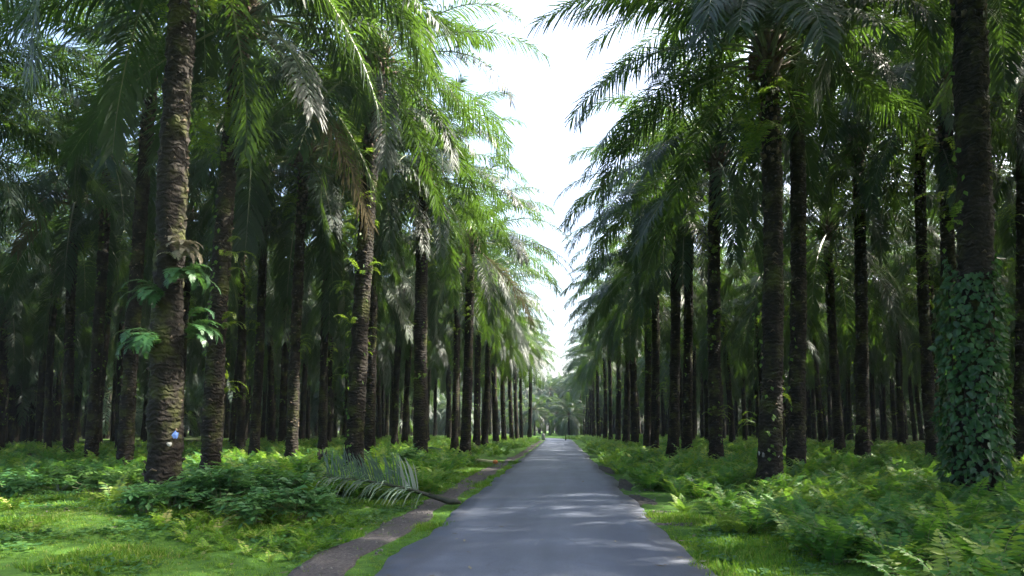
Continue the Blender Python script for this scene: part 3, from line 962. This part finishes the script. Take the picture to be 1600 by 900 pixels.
# ---- shrubs: upright stems with compound leaves, each one plant
def shrub(px, py, d, w, h, label, mat=None, seed=0, n=420, tint=(.2, .7)):
    rg = np.random.default_rng(900 + seed)
    b = P(px, py, d); z = float(ground_z(b[0], d))
    w *= 1.2; h *= 1.22; n = int(n * 1.3)
    root = empty('shrub', (b[0], d, z), label, 'shrub', 'shrubs on the left verge')
    st = Geo(); lf = Geo()
    ns = 16
    for k in range(ns):
        a = rg.uniform(0, 6.28); sp = rg.uniform(.15, 1) * w * .5; hh = h * rg.uniform(.6, 1.0) * (1 - .35 * (sp / (w * .5)) ** 2)
        e = np.array([sp * math.cos(a), sp * math.sin(a), hh])
        path = [np.array([0.04 * math.cos(a), .04 * math.sin(a), -.03]), e * np.array([.45, .45, .6]), e]
        st.add(*tube(path, [.011, .008, .004], 4, False), .5, 0)
        for q in range(n // ns // 7):
            t = rg.uniform(.35, 1); c = path[1] * (1 - t) * 2 * .5 + e * t + rg.normal(0, .06, 3)
            aa = rg.uniform(0, 6.28); el = rg.uniform(-.2, .7)
            D = np.array([math.cos(aa) * math.cos(el), math.sin(aa) * math.cos(el), math.sin(el)])
            S = unit(np.cross(D, [0, 0, 1.0])); U = np.cross(S, D)
            tv = np.clip(rg.uniform(*tint), 0, 1)
            for m_ in range(7):     # seven leaflets on one leaf stalk
                s = -1 if m_ % 2 else 1
                tt = (m_ // 2) / 3 * .22 if m_ < 6 else .24
                o = c + D * tt
                dd = unit(D * .55 + S * s * (0 if m_ == 6 else .85) - U * .18 + rg.normal(0, .08, 3))
                L = rg.uniform(.11, .17); ww = np.cross(dd, U) * L * .26
                lf.add(np.array([o, o + dd * L * .45 + ww, o + dd * L - U * .02, o + dd * L * .45 - ww]), [[0, 1, 2, 3]], tv + rg.normal(0, .05), 0)
    obj('stem', st.mesh('stem', [M_RACHIS]), root)
    obj('foliage', lf.mesh('foliage', [mat or M_SHRUB]), root)
    return root


shrub(345, 800, 11.2, 1.8, .72, 'dark bushy shrub in front of the leaning palm', seed=1, n=900)
shrub(268, 810, 11.3, 1.1, .45, 'low green shrub below the blue-marked palm', seed=2, n=520)
shrub(430, 790, 11.9, 1.6, .72, 'bluish green shrub between the dark shrub and the fallen frond', seed=3, n=700)
shrub(150, 760, 14.5, 1.3, .42, 'pale green shrub on the turf left of the blue-marked palm', seed=4, n=500, tint=(.4, .9))
shrub(20, 800, 11.6, 1.0, .5, 'shrub cut off by the left picture edge on the sunny turf', seed=5, n=520)
shrub(480, 745, 15.2, 1.4, .7, 'leafy shrub behind the tip of the fallen frond', seed=6, n=600, tint=(.35, .8))
shrub(225, 838, 10.3, 1.0, .40, 'small leafy shrub in the turf nearest to the viewer on the left', seed=9, n=480)
shrub(395, 832, 10.4, 1.2, .42, 'low shrub in front of the dark bushy shrub, next to the grass', seed=10, n=560, tint=(.3, .75))
shrub(470, 815, 11.0, 1.1, .48, 'rounded shrub at the edge of the turf nearest to the dirt track', seed=11, n=560)
shrub(300, 790, 11.6, 1.3, .55, 'leafy shrub right against the front of the blue-marked palm', seed=12, n=640, tint=(.3, .8))
shrub(95, 745, 15.8, 1.8, .6, 'wide sunlit shrub on the far side of the left lawn', seed=13, n=800, tint=(.55, 1))  # sunlight put into the colour by a lighter tint range
shrub(205, 735, 16.5, 1.5, .6, 'yellow green bush beside the foot of the mossy-trunked palm', seed=14, n=700, tint=(.5, 1))
shrub(640, 728, 22.5, 2.0, .75, 'dense shrub by the left verge between fallen frond and cut stalk', seed=7, n=800)
shrub(420, 720, 19, 1.8, .7, 'sunlit yellow green shrub at the foot of the thin palms', seed=8, n=700, tint=(.5, 1))  # lighter leaf tint stands in for the sunlight


# ---- large leaved plant
def taro(px, py, d, size, label, seed):
    rg = np.random.default_rng(seed)
    b = P(px, py, d); z = float(ground_z(b[0], d))
    root = empty('taro_plant', (b[0], d, z), label, 'plant', 'broad-leaved plants')
    for k in range(5):
        a = k * 2.4 + rg.uniform(0, .5) + seed; h = size * rg.uniform(.7, 1.3)
        tip = np.array([math.cos(a) * size * .6, math.sin(a) * size * .6, h])
        st = Geo(); st.add(*tube([(0, 0, -.03), tip * [.3, .3, .7], tip], [.016, .012, .008], 5, False), .5, 0)
        lf = Geo(); nn = 14
        th = np.linspace(-np.pi, np.pi, nn, endpoint=False)
        rr = size * .42 * (1 - .35 * np.cos(th) ** 3 * (np.cos(th) < 0) * -1) * (1 + .25 * np.cos(th)) * np.where(np.abs(th) > 2.9, .45, 1)
        loc = np.stack([rr * np.cos(th), rr * np.sin(th) * .8, -.12 * size * np.abs(np.sin(th)) - .25 * rr * (np.cos(th) > 0) * np.cos(th)], -1)
        c, s = math.cos(a), math.sin(a)
        rot = np.stack([loc[:, 0] * c - loc[:, 1] * s, loc[:, 0] * s + loc[:, 1] * c, loc[:, 2]], -1)
        V = np.vstack([tip, tip + rot])
        Q = [[0, 1 + q, 1 + (q + 1) % nn, 1 + (q + 2) % nn] for q in range(0, nn, 2)]
        lf.add(V, Q, rg.uniform(.4, .7), 0)
        o = obj('leaf', lf.mesh('leaf', [M_VINE]), root); o2 = obj('stalk', st.mesh('stalk', [M_RACHIS]), root)
    return root


taro(200, 778, 12.3, .34, 'broad-leaved plant at the left foot of the blue-marked palm', 3)
taro(668, 705, 29, .6, 'broad pale-leaved plant at the foot of the stout palm', 5)

# ---- a few ferns that stand out
def single_fern(px, py, d, s, label, tint, seed):
    rg = np.random.default_rng(seed)
    b = P(px, py, d); A = fern_plant(rg, 13, 22, 6, .95)
    V = A[0] * s
    me = mesh('fern', V, [A[1]], FM, np.clip(A[2] * .4 + tint, 0, 1), A[3])
    return tag(obj('fern', me, None, (b[0], d, float(ground_z(b[0], d)) - .02)), label, 'fern', 'single ferns by the road')


single_fern(1490, 830, 9.0, 1.05, 'bright yellow green fern catching the sun in the right foreground', .62, 1)  # sunlit look put into a brighter leaf tint
single_fern(1515, 742, 12.2, .95, 'fern lit from behind at the foot of the vine-wrapped palm', .60, 2)  # backlight put into the leaf tint
single_fern(1470, 748, 12.0, 1.0, 'dark fern leaning against the left foot of the vine-wrapped palm', .2, 8)
single_fern(1562, 750, 12.2, 1.0, 'dark fern at the right foot of the vine-wrapped palm', .25, 9)
single_fern(1068, 792, 13.2, .55, 'small yellowish fern beside the pale dirt patch on the right verge', .62, 3)
single_fern(1015, 758, 18.0, .60, 'fern with golden fronds edging the road beyond the dark soil', .66, 4)
single_fern(960, 722, 31.0, .9, 'light green fern clump at the right road edge further on', .58, 5)
single_fern(790, 702, 41.0, 1.0, 'bright fern on the left verge near the road bend', .55, 6)
single_fern(230, 695, 19.0, .9, 'tall fern glowing behind the blue-marked palm', .6, 7)  # glow painted as a lighter leaf tint

# ------------------------------------------------------------------ things on the palms
def trunk_point(D, z, a, out=0.0, r=.33, taper=.7):
    x, y, z0, h, bend = D
    t = z / h
    rad = r * (1 - (1 - taper) * max(t, 0) ** .7) + out
    return np.array([x + bend[0] * t + rad * math.cos(a), y + bend[1] * t + rad * math.sin(a), z0 + z])


# blue paint mark and pale patch on the bark: parts of the palm
def patch(name, mat, D, zc, a, w, h, seed, r):
    rg = np.random.default_rng(seed)
    n = 12; th = np.linspace(0, 2 * np.pi, n, endpoint=False)
    rr = rg.uniform(.65, 1.1, n)
    ctr = trunk_point(D, zc, a, .035, r) - np.array([D[0], D[1], D[2]])
    V = [ctr]
    for q in range(n):
        aa = a + rr[q] * math.cos(th[q]) * w / r; zz = zc + rr[q] * math.sin(th[q]) * h
        V.append(trunk_point(D, zz, aa, .024, r) - np.array([D[0], D[1], D[2]]))
    Q = [[0, 1 + q, 1 + (q + 1) % n, 1 + (q + 2) % n] for q in range(0, n, 2)]
    gg = Geo(); gg.add(V, Q, .5, 0)
    return gg.mesh(name, [mat])


az = math.atan2(-L1d[1], -L1d[0])     # the side of the trunk facing the viewer
zb = float(P(275, 680, 11.7)[2] - L1d[2])
obj('paint_mark', patch('paint_mark', M_BLUE, L1d, zb, az + .38, .065, .085, 1, .37), L1)
obj('pale_patch', patch('pale_patch', M_WHITE, L1d, zb - .17, az + .12, .06, .045, 2, .37), L1)


a1 = math.atan2(-R1d[1], -R1d[0]); r9 = np.random.default_rng(9)
for k in range(9):
    zc = r9.uniform(.35, 1.0)
    rr_ = .28 * (1 + .30 * math.exp(-zc / .45))
    obj('lichen_patch', patch('lichen_patch', M_WHITE if k % 2 else M_STONE, R1d, zc, a1 + r9.uniform(-1.1, 1.1), r9.uniform(.025, .06), r9.uniform(.03, .09), k + 20, rr_), R1)


def hanging_fern(D, r, z, a, n, L, label, mat, tint, seed, spread=.55, e=(10, 60)):
    rg = np.random.default_rng(seed)
    p = trunk_point(D, z, a, -.02, r)
    root = empty('epiphytic_fern', p, label, 'fern', 'ferns growing on the nearest palm')
    g = Geo()
    for k in range(n):
        A = frond(rg, L * rg.uniform(.6, 1.1), rg.uniform(*e), rg.uniform(90, 150), t0=.12, n=26, leaf=.22 * L, lw=.034 * L, a0=20, a1=45, grav=.22, plum=10,
                  nseg=2, rr=.008, sides=3, rseg=6, tint=tint, prof=lambda q: np.interp(q, [0, .3, .7, 1], [.7, 1, .7, .15]))
        g.add(place(A[0], (0, 0, rg.normal(0, .08)), a + rg.normal(0, spread)), A[1], A[2], A[3])
    V, Q, T, Mi = g.arrays()
    lm = Mi == 0
    obj('foliage', mesh('foliage', V, [Q[lm]], [mat], T), root)
    obj('stem', mesh('stem', V, [Q[~lm]], [M_RACHIS], T), root)
    return root


def zat(py, d): return float(P(262, py, d)[2] - L1d[2])


hanging_fern(L1d, .36, zat(398, 12), az + .3, 24, .55, 'pale dry fern clump sitting on the nearest palm trunk', M_DRY, (.5, .95), 1, .7, (20, 70))
hanging_fern(L1d, .36, zat(432, 12), az + .5, 14, .80, 'green fern drooping right from under the dry clump', M_SHRUB, (.05, .45), 2, .7)
hanging_fern(L1d, .34, zat(470, 12), az - .9, 16, .85, 'green fern hanging left on the nearest palm trunk', M_SHRUB, (0, .35), 3, .6)
hanging_fern(L1d, .36, zat(540, 12), az - 1.1, 14, .9, 'lowest fern hanging left on the nearest palm trunk', M_SHRUB, (0, .35), 4, .5)
hanging_fern(L1d, .36, zat(520, 12), az + 1.1, 14, .85, 'lowest fern hanging right on the nearest palm trunk', M_SHRUB, (0, .35), 5, .5)

# the vine wrapped round the right hand palm
rg = np.random.default_rng(77)
root = empty('climbing_vine', (V7d[0], V7d[1], V7d[2]), 'dark leafy vine wrapped round the lower palm trunk on the right', 'vine')
g = Geo(); zt = float(P(1515, 420, 13)[2] - V7d[2])
nl = 4600
a = rg.uniform(0, 6.28, nl)
z = rg.random(nl) ** .92 * (zt + .9 * (vnoise(a * 1.3, a * 0, 3) - .6))
bul = .33 + .06 + .14 * vnoise(a * 2.2, z / .45, 5) + .10 * vnoise(a * 5, z / .2, 6) - .12 * sstep(zt - .7, zt, z)
x = V7d[4][0] * z / V7d[3] + bul * np.cos(a); y = V7d[4][1] * z / V7d[3] + bul * np.sin(a)
c = np.stack([x, y, z + .03], -1)
o = np.stack([np.cos(a), np.sin(a), np.zeros(nl)], -1)
dn = unit(o * rg.uniform(.1, .9, nl)[:, None] + np.array([0, 0, -.8]) + rg.normal(0, .35, (nl, 3)))
w = unit(np.cross(dn, o) + rg.normal(0, .25, (nl, 3)))
L = (.06 + .12 * rg.random(nl) ** 1.8)[:, None]; nrm = unit(np.cross(w, dn))
tv = rg.uniform(.1, .9, nl)
for s in (1, -1):
    V = np.stack([c, c + dn * L * .12 + w * L * .34 * s + nrm * L * .08, c + dn * L * .5 + w * L * .34 * s + nrm * L * .06, c + dn * L], 1).reshape(-1, 3)
    g.add(V, np.arange(4 * nl).reshape(-1, 4), np.repeat(tv, 4), 0)
obj('foliage', g.mesh('foliage', [M_VINE]), root)
g = Geo()
for k in range(7):
    a0 = rg.uniform(0, 6.28); zz = np.linspace(-.05, zt - .1, 24)
    aa = a0 + .35 * np.sin(zz * 1.3 + k)
    rad = .36
    g.add(*tube(np.stack([V7d[4][0] * zz / V7d[3] + rad * np.cos(aa), V7d[4][1] * zz / V7d[3] + rad * np.sin(aa), zz], -1), .018, 5), .5, 0)
obj('stem', g.mesh('stem', [M_STUMP], True), root)

# ------------------------------------------------------------------ the fallen frond on the left verge
rg = np.random.default_rng(5)
A0 = P(703, 784, 13.7); A0[2] = float(ground_z(A0[0], A0[1])) + .14
A1 = P(505, 745, 14.2); A1[2] = max(A1[2], .45)
root = empty('fallen_frond', A0, 'grey green palm frond lying across the dirt track beside the road', 'palm frond')
tt = np.linspace(0, 1, 20)[:, None]
path = (1 - tt) * A0 + tt * A1 + np.array([0, 0, .10]) * np.sin(np.pi * tt)
path = path - A0
g = Geo(); g.add(*tube(path, np.linspace(.05, .012, 20), 6), .4, 0)
# broad, dark butt of the stalk
g.add(*tube([path[0] + [.25, -.06, -.02], path[0] + [.12, -.03, .01], path[0], path[3]], [.02, .075, .07, .05], 7), .1, 0)
M_BUTT = solid_mat('dark_frond_stalk', (.022, .022, .014), (.07, .065, .035), 10, .6)
obj('stalk', g.mesh('stalk', [M_BUTT], True), root)
Tn = unit(path[-1] - path[0])
def side_leaflets(n, d0, spread, t0, t1, L0, L1_, tint, seedx, droop):
    r2 = np.random.default_rng(seedx); gg = Geo()
    for k in range(n):
        t = t0 + (t1 - t0) * k / n; i = t * 19; i0 = int(i); p = path[i0] * (1 - (i - i0)) + path[min(19, i0 + 1)] * (i - i0)
        D = unit(np.array(d0) + Tn * r2.uniform(.25, .6) + r2.normal(0, spread, 3))
        L = L0 + (L1_ - L0) * (k / n) + r2.normal(0, .06)
        W = unit(np.cross(D, [.3, 1, .2])) * .017
        pts = [p]; d = D
        for s in range(3):
            d = unit(d + np.array([0, 0, -droop]) * (s + .3)); pts.append(pts[-1] + d * L / 3)
        if True:
            zmin = [float(ground_z(A0[0] + q[0], A0[1] + q[1])) - A0[2] + .11 for q in pts]
            pts = [np.array([q[0], q[1], max(q[2], zm)]) for q, zm in zip(pts, zmin)]
        V = []
        for s, ww in enumerate((.6, 1, .8, .08)): V += [pts[s] - W * ww, pts[s] + W * ww]
        gg.add(V, [[0, 1, 3, 2], [2, 3, 5, 4], [4, 5, 7, 6]], np.clip(tint(t) + r2.normal(0, .07), 0, 1), 0)
    return gg
obj('leaf_blade', side_leaflets(64, (0.05, .35, 1.0), .17, .24, .98, .85, .7, lambda t: .92 if t < .36 else .35, 1, .16).mesh('leaf_blade', [M_FALLEN]), root)  # upright leaflets near the base coloured paler to look sunlit
obj('leaf_blade', side_leaflets(70, (.25, -1.0, .12), .18, .20, .98, 1.15, .8, lambda t: .45, 2, .20).mesh('leaf_blade', [M_FALLEN]), root)

# ---- a cut stalk by the track, dry fronds between the palms, a stump, soil and stones
def ground_at(px, py, d, dz=0.0):
    b = P(px, py, d); return np.array([b[0], d, float(ground_z(b[0], d)) + dz])


a, b = ground_at(712, 725, 31.5, .10), ground_at(772, 722, 30.5, .12)
root = empty('cut_palm_stalk', a, 'pale cut palm stalk with an orange end lying by the dirt track', 'palm stalk')
g = Geo(); g.add(*tube([np.zeros(3), (b - a) * .5 + [0, 0, .06], b - a], [.03, .05, .07], 7), .5, 0)
obj('stalk', g.mesh('stalk', [M_STALK], True), root)
g = Geo(); e = unit(b - a); g.add(*tube([b - a - e * .02, b - a + e * .12, b - a + e * .2], [.085, .10, .03], 8), .5, 0)
obj('cut_end', g.mesh('cut_end', [M_ORANGE], True), root)

b = ground_at(318, 748, 14.2)
root = empty('dry_frond_heap', b, 'heap of dry greyish fronds between the two nearest left palms', 'dead fronds')
for k in range(5):
    A = frond(rg, 1.3, rg.uniform(15, 45), rg.uniform(50, 90), t0=.1, n=22, leaf=.4, lw=.03, grav=.3, nseg=2, rr=.015, rseg=6, tint=(.4, .9))
    obj('dry_frond', mesh('dry_frond', A[0], [A[1]], [M_DRY, M_DRY], A[2], A[3]), root, (rg.normal(0, .1), rg.normal(0, .1), .02), rg.uniform(0, 6.28))

b = ground_at(503, 712, 21)
th = np.linspace(0, 2 * np.pi, 10, endpoint=False)
g = Geo(); g.add(*tube([b * 0 + [0, 0, -.1], [0, 0, .3], [.03, 0, .62], [.05, 0, .72]], [.24, .2, .17, .08], 9), .5, 0)
for k in range(5):
    aa = k * 1.3; g.add(*tube([[.12 * math.cos(aa), .12 * math.sin(aa), .55], [.15 * math.cos(aa), .15 * math.sin(aa), rg.uniform(.75, .95)]], [.05, .012], 5), .5, 0)
tag(obj('palm_stump', g.mesh('palm_stump', [M_STUMP], True), None, b), 'short dark rotten palm stump among the ferns, left of the creeper-clad palm', 'stump')


def mound(px, py, d, rx, ry, h, seed, mat):
    b = ground_at(px, py, d, -.03); r2 = np.random.default_rng(seed)
    xs_ = np.linspace(-1, 1, 15); X, Y = np.meshgrid(xs_, xs_, indexing='ij')
    r = np.sqrt(X ** 2 + Y ** 2) * (1 + .5 * (vnoise(X * 2 + seed, Y * 2, 9) - .5))
    Z = h * np.clip(1 - r ** 2, -.25, 1) * (.6 + .9 * vnoise(X * 4 + seed * 3, Y * 4, 8))
    V = np.stack([X * rx, Y * ry, Z], -1).reshape(-1, 3)
    V[:, 2] += ground_z(V[:, 0] + b[0], V[:, 1] + b[1]) - ground_z(b[0], b[1])
    i, j = np.meshgrid(np.arange(14), np.arange(14), indexing='ij')
    Q = np.stack([i * 15 + j, (i + 1) * 15 + j, (i + 1) * 15 + j + 1, i * 15 + j + 1], -1).reshape(-1, 4)
    return mesh('soil_patch', V, [Q], [mat], smooth=True), b


for (px, py, d, rx, ry, h, mt) in ((1035, 800, 12.9, .75, 1.0, .055, M_SOIL), (1000, 775, 15.5, .48, 1.9, .045, M_SOIL), (972, 745, 20, .44, 2.8, .05, M_SOIL),
                               (948, 725, 27, .40, 4, .07, M_SOIL), (1052, 817, 11.7, .62, .30, .05, M_DIRT)):
    me, b = mound(px, py, d, rx, ry, h, int(px), mt)
    tag(obj('soil_patch', me, None, b), kind='stuff')
st = Geo()
for k in range(160):
    if k % 4: x, y = rg.uniform(-3.15, -2.45), rg.uniform(7, 22)
    else: x, y = rg.uniform(1.75, 2.6), rg.uniform(10, 22)
    r = rg.uniform(.008, .028)
    st.add(*tube([[x, y, float(ground_z(x, y)) - .005], [x, y, float(ground_z(x, y)) + .015 + r * .5], [x + r * .2, y, float(ground_z(x, y)) + .015 + r]], [r, r * rg.uniform(.8, 1.1), r * .4], 6), .5, 0)
tag(obj('gravel', st.mesh('gravel', [M_STONE])), kind='stuff')

# fallen leaves and bits of straw on turf and road edge
ll = Geo()
for k in range(420):
    x = rg.uniform(-9, -2.2) if k % 3 else rg.uniform(1.2, 3); y = rg.uniform(7, 20)
    if k % 9 == 0: x = rg.uniform(-2.2, 1.6)
    z = float(ground_z(x, y)) + .05 if x < -3.3 or x > 2 else .05
    aa = rg.uniform(0, 6.28); L = rg.uniform(.05, .16); d = np.array([math.cos(aa), math.sin(aa), rg.uniform(-.1, .2)]); w = np.array([-math.sin(aa), math.cos(aa), .1]) * L * .16
    c = np.array([x, y, z])
    ll.add([c, c + d * L * .5 + w, c + d * L, c + d * L * .5 - w], [[0, 1, 2, 3]], rg.uniform(.3, 1), 0)
tag(obj('fallen_leaves', ll.mesh('fallen_leaves', [M_DRY])), kind='stuff')

# ---- at the bend: unidentified small white object and a short dark post
b = ground_at(849, 676, 97)
g = Geo(); g.add(*tube([[0, 0, -.2], [0, 0, .3], [0, 0, .75], [0, 0, .95], [0, 0, 1.0]], [.30, .30, .27, .16, .05], 10), .5, 0)
tag(obj('white_object', g.mesh('white_object', [M_WHITE], True), None, b), 'small rounded white object where the road bends away', 'marker')
b = ground_at(884, 684, 90)
g = Geo(); g.add(*tube([[0, 0, -.2], [0, 0, .5], [0, 0, .85], [0, 0, .9]], [.06, .06, .055, .03], 8), .5, 0)
tag(obj('verge_post', g.mesh('verge_post', [M_STUMP], True), None, b), 'short dark post at the right road edge by the bend', 'post')

# ------------------------------------------------------------------ air
m, nt, out = new_mat('haze_air')
pv = N(nt, 'ShaderNodeVolumePrincipled')
pv.inputs['Color'].default_value = (.68, .85, 1.0, 1); pv.inputs['Density'].default_value = .0003
pv.inputs['Anisotropy'].default_value = .25
nt.links.new(pv.outputs[0], out.inputs['Volume'])
hx = np.array([(x, y, z) for x in (-345, 345) for y in (-75, 435) for z in (-2.0, 24)])
hq = [[0, 1, 3, 2], [4, 6, 7, 5], [0, 4, 5, 1], [2, 3, 7, 6], [0, 2, 6, 4], [1, 5, 7, 3]]
HAZE = tag(obj('haze', mesh('haze', hx, [np.array(hq)], [m])), kind='stuff')

# ------------------------------------------------------------------ light
SUN_EL, SUN_AZ = R(47), R(71)     # azimuth clockwise from the view direction (+Y)
w = bpy.data.worlds.new('World'); sc.world = w; w.use_nodes = True
nt = w.node_tree; nt.nodes.clear()
wo = N(nt, 'ShaderNodeOutputWorld'); bg = N(nt, 'ShaderNodeBackground'); sk = N(nt, 'ShaderNodeTexSky')
sk.sky_type = 'NISHITA'; sk.sun_disc = False; sk.sun_elevation = SUN_EL; sk.sun_rotation = SUN_AZ
sk.air_density = 1.0; sk.dust_density = 5.0; sk.ozone_density = 1.0
bg.inputs['Strength'].default_value = .15
nt.links.new(sk.outputs[0], bg.inputs[0]); nt.links.new(bg.outputs[0], wo.inputs[0])
ld = bpy.data.lights.new('sun', 'SUN'); ld.energy = 5.0; ld.angle = R(.55); ld.color = (1, .93, .80)
lo = bpy.data.objects.new('sun', ld); C.objects.link(lo); lo.location = (20, 20, 40)
sdir = Vector((math.sin(SUN_AZ) * math.cos(SUN_EL), math.cos(SUN_AZ) * math.cos(SUN_EL), math.sin(SUN_EL)))
lo.rotation_euler = sdir.to_track_quat('Z', 'Y').to_euler()

vs = sc.view_settings
sc.display_settings.display_device = 'sRGB'
vs.view_transform = 'Standard'; vs.look = 'None'; vs.gamma = 1; vs.exposure = 2.25; vs.use_curve_mapping = False
cy = sc.cycles
cy.max_bounces = 8; cy.diffuse_bounces = 4; cy.glossy_bounces = 2; cy.transmission_bounces = 4; cy.transparent_max_bounces = 4; cy.volume_bounces = 0
cy.use_denoising = True
cy.sample_clamp_indirect = 6
print('palms', len(ALL), 'objects', len(bpy.data.objects))
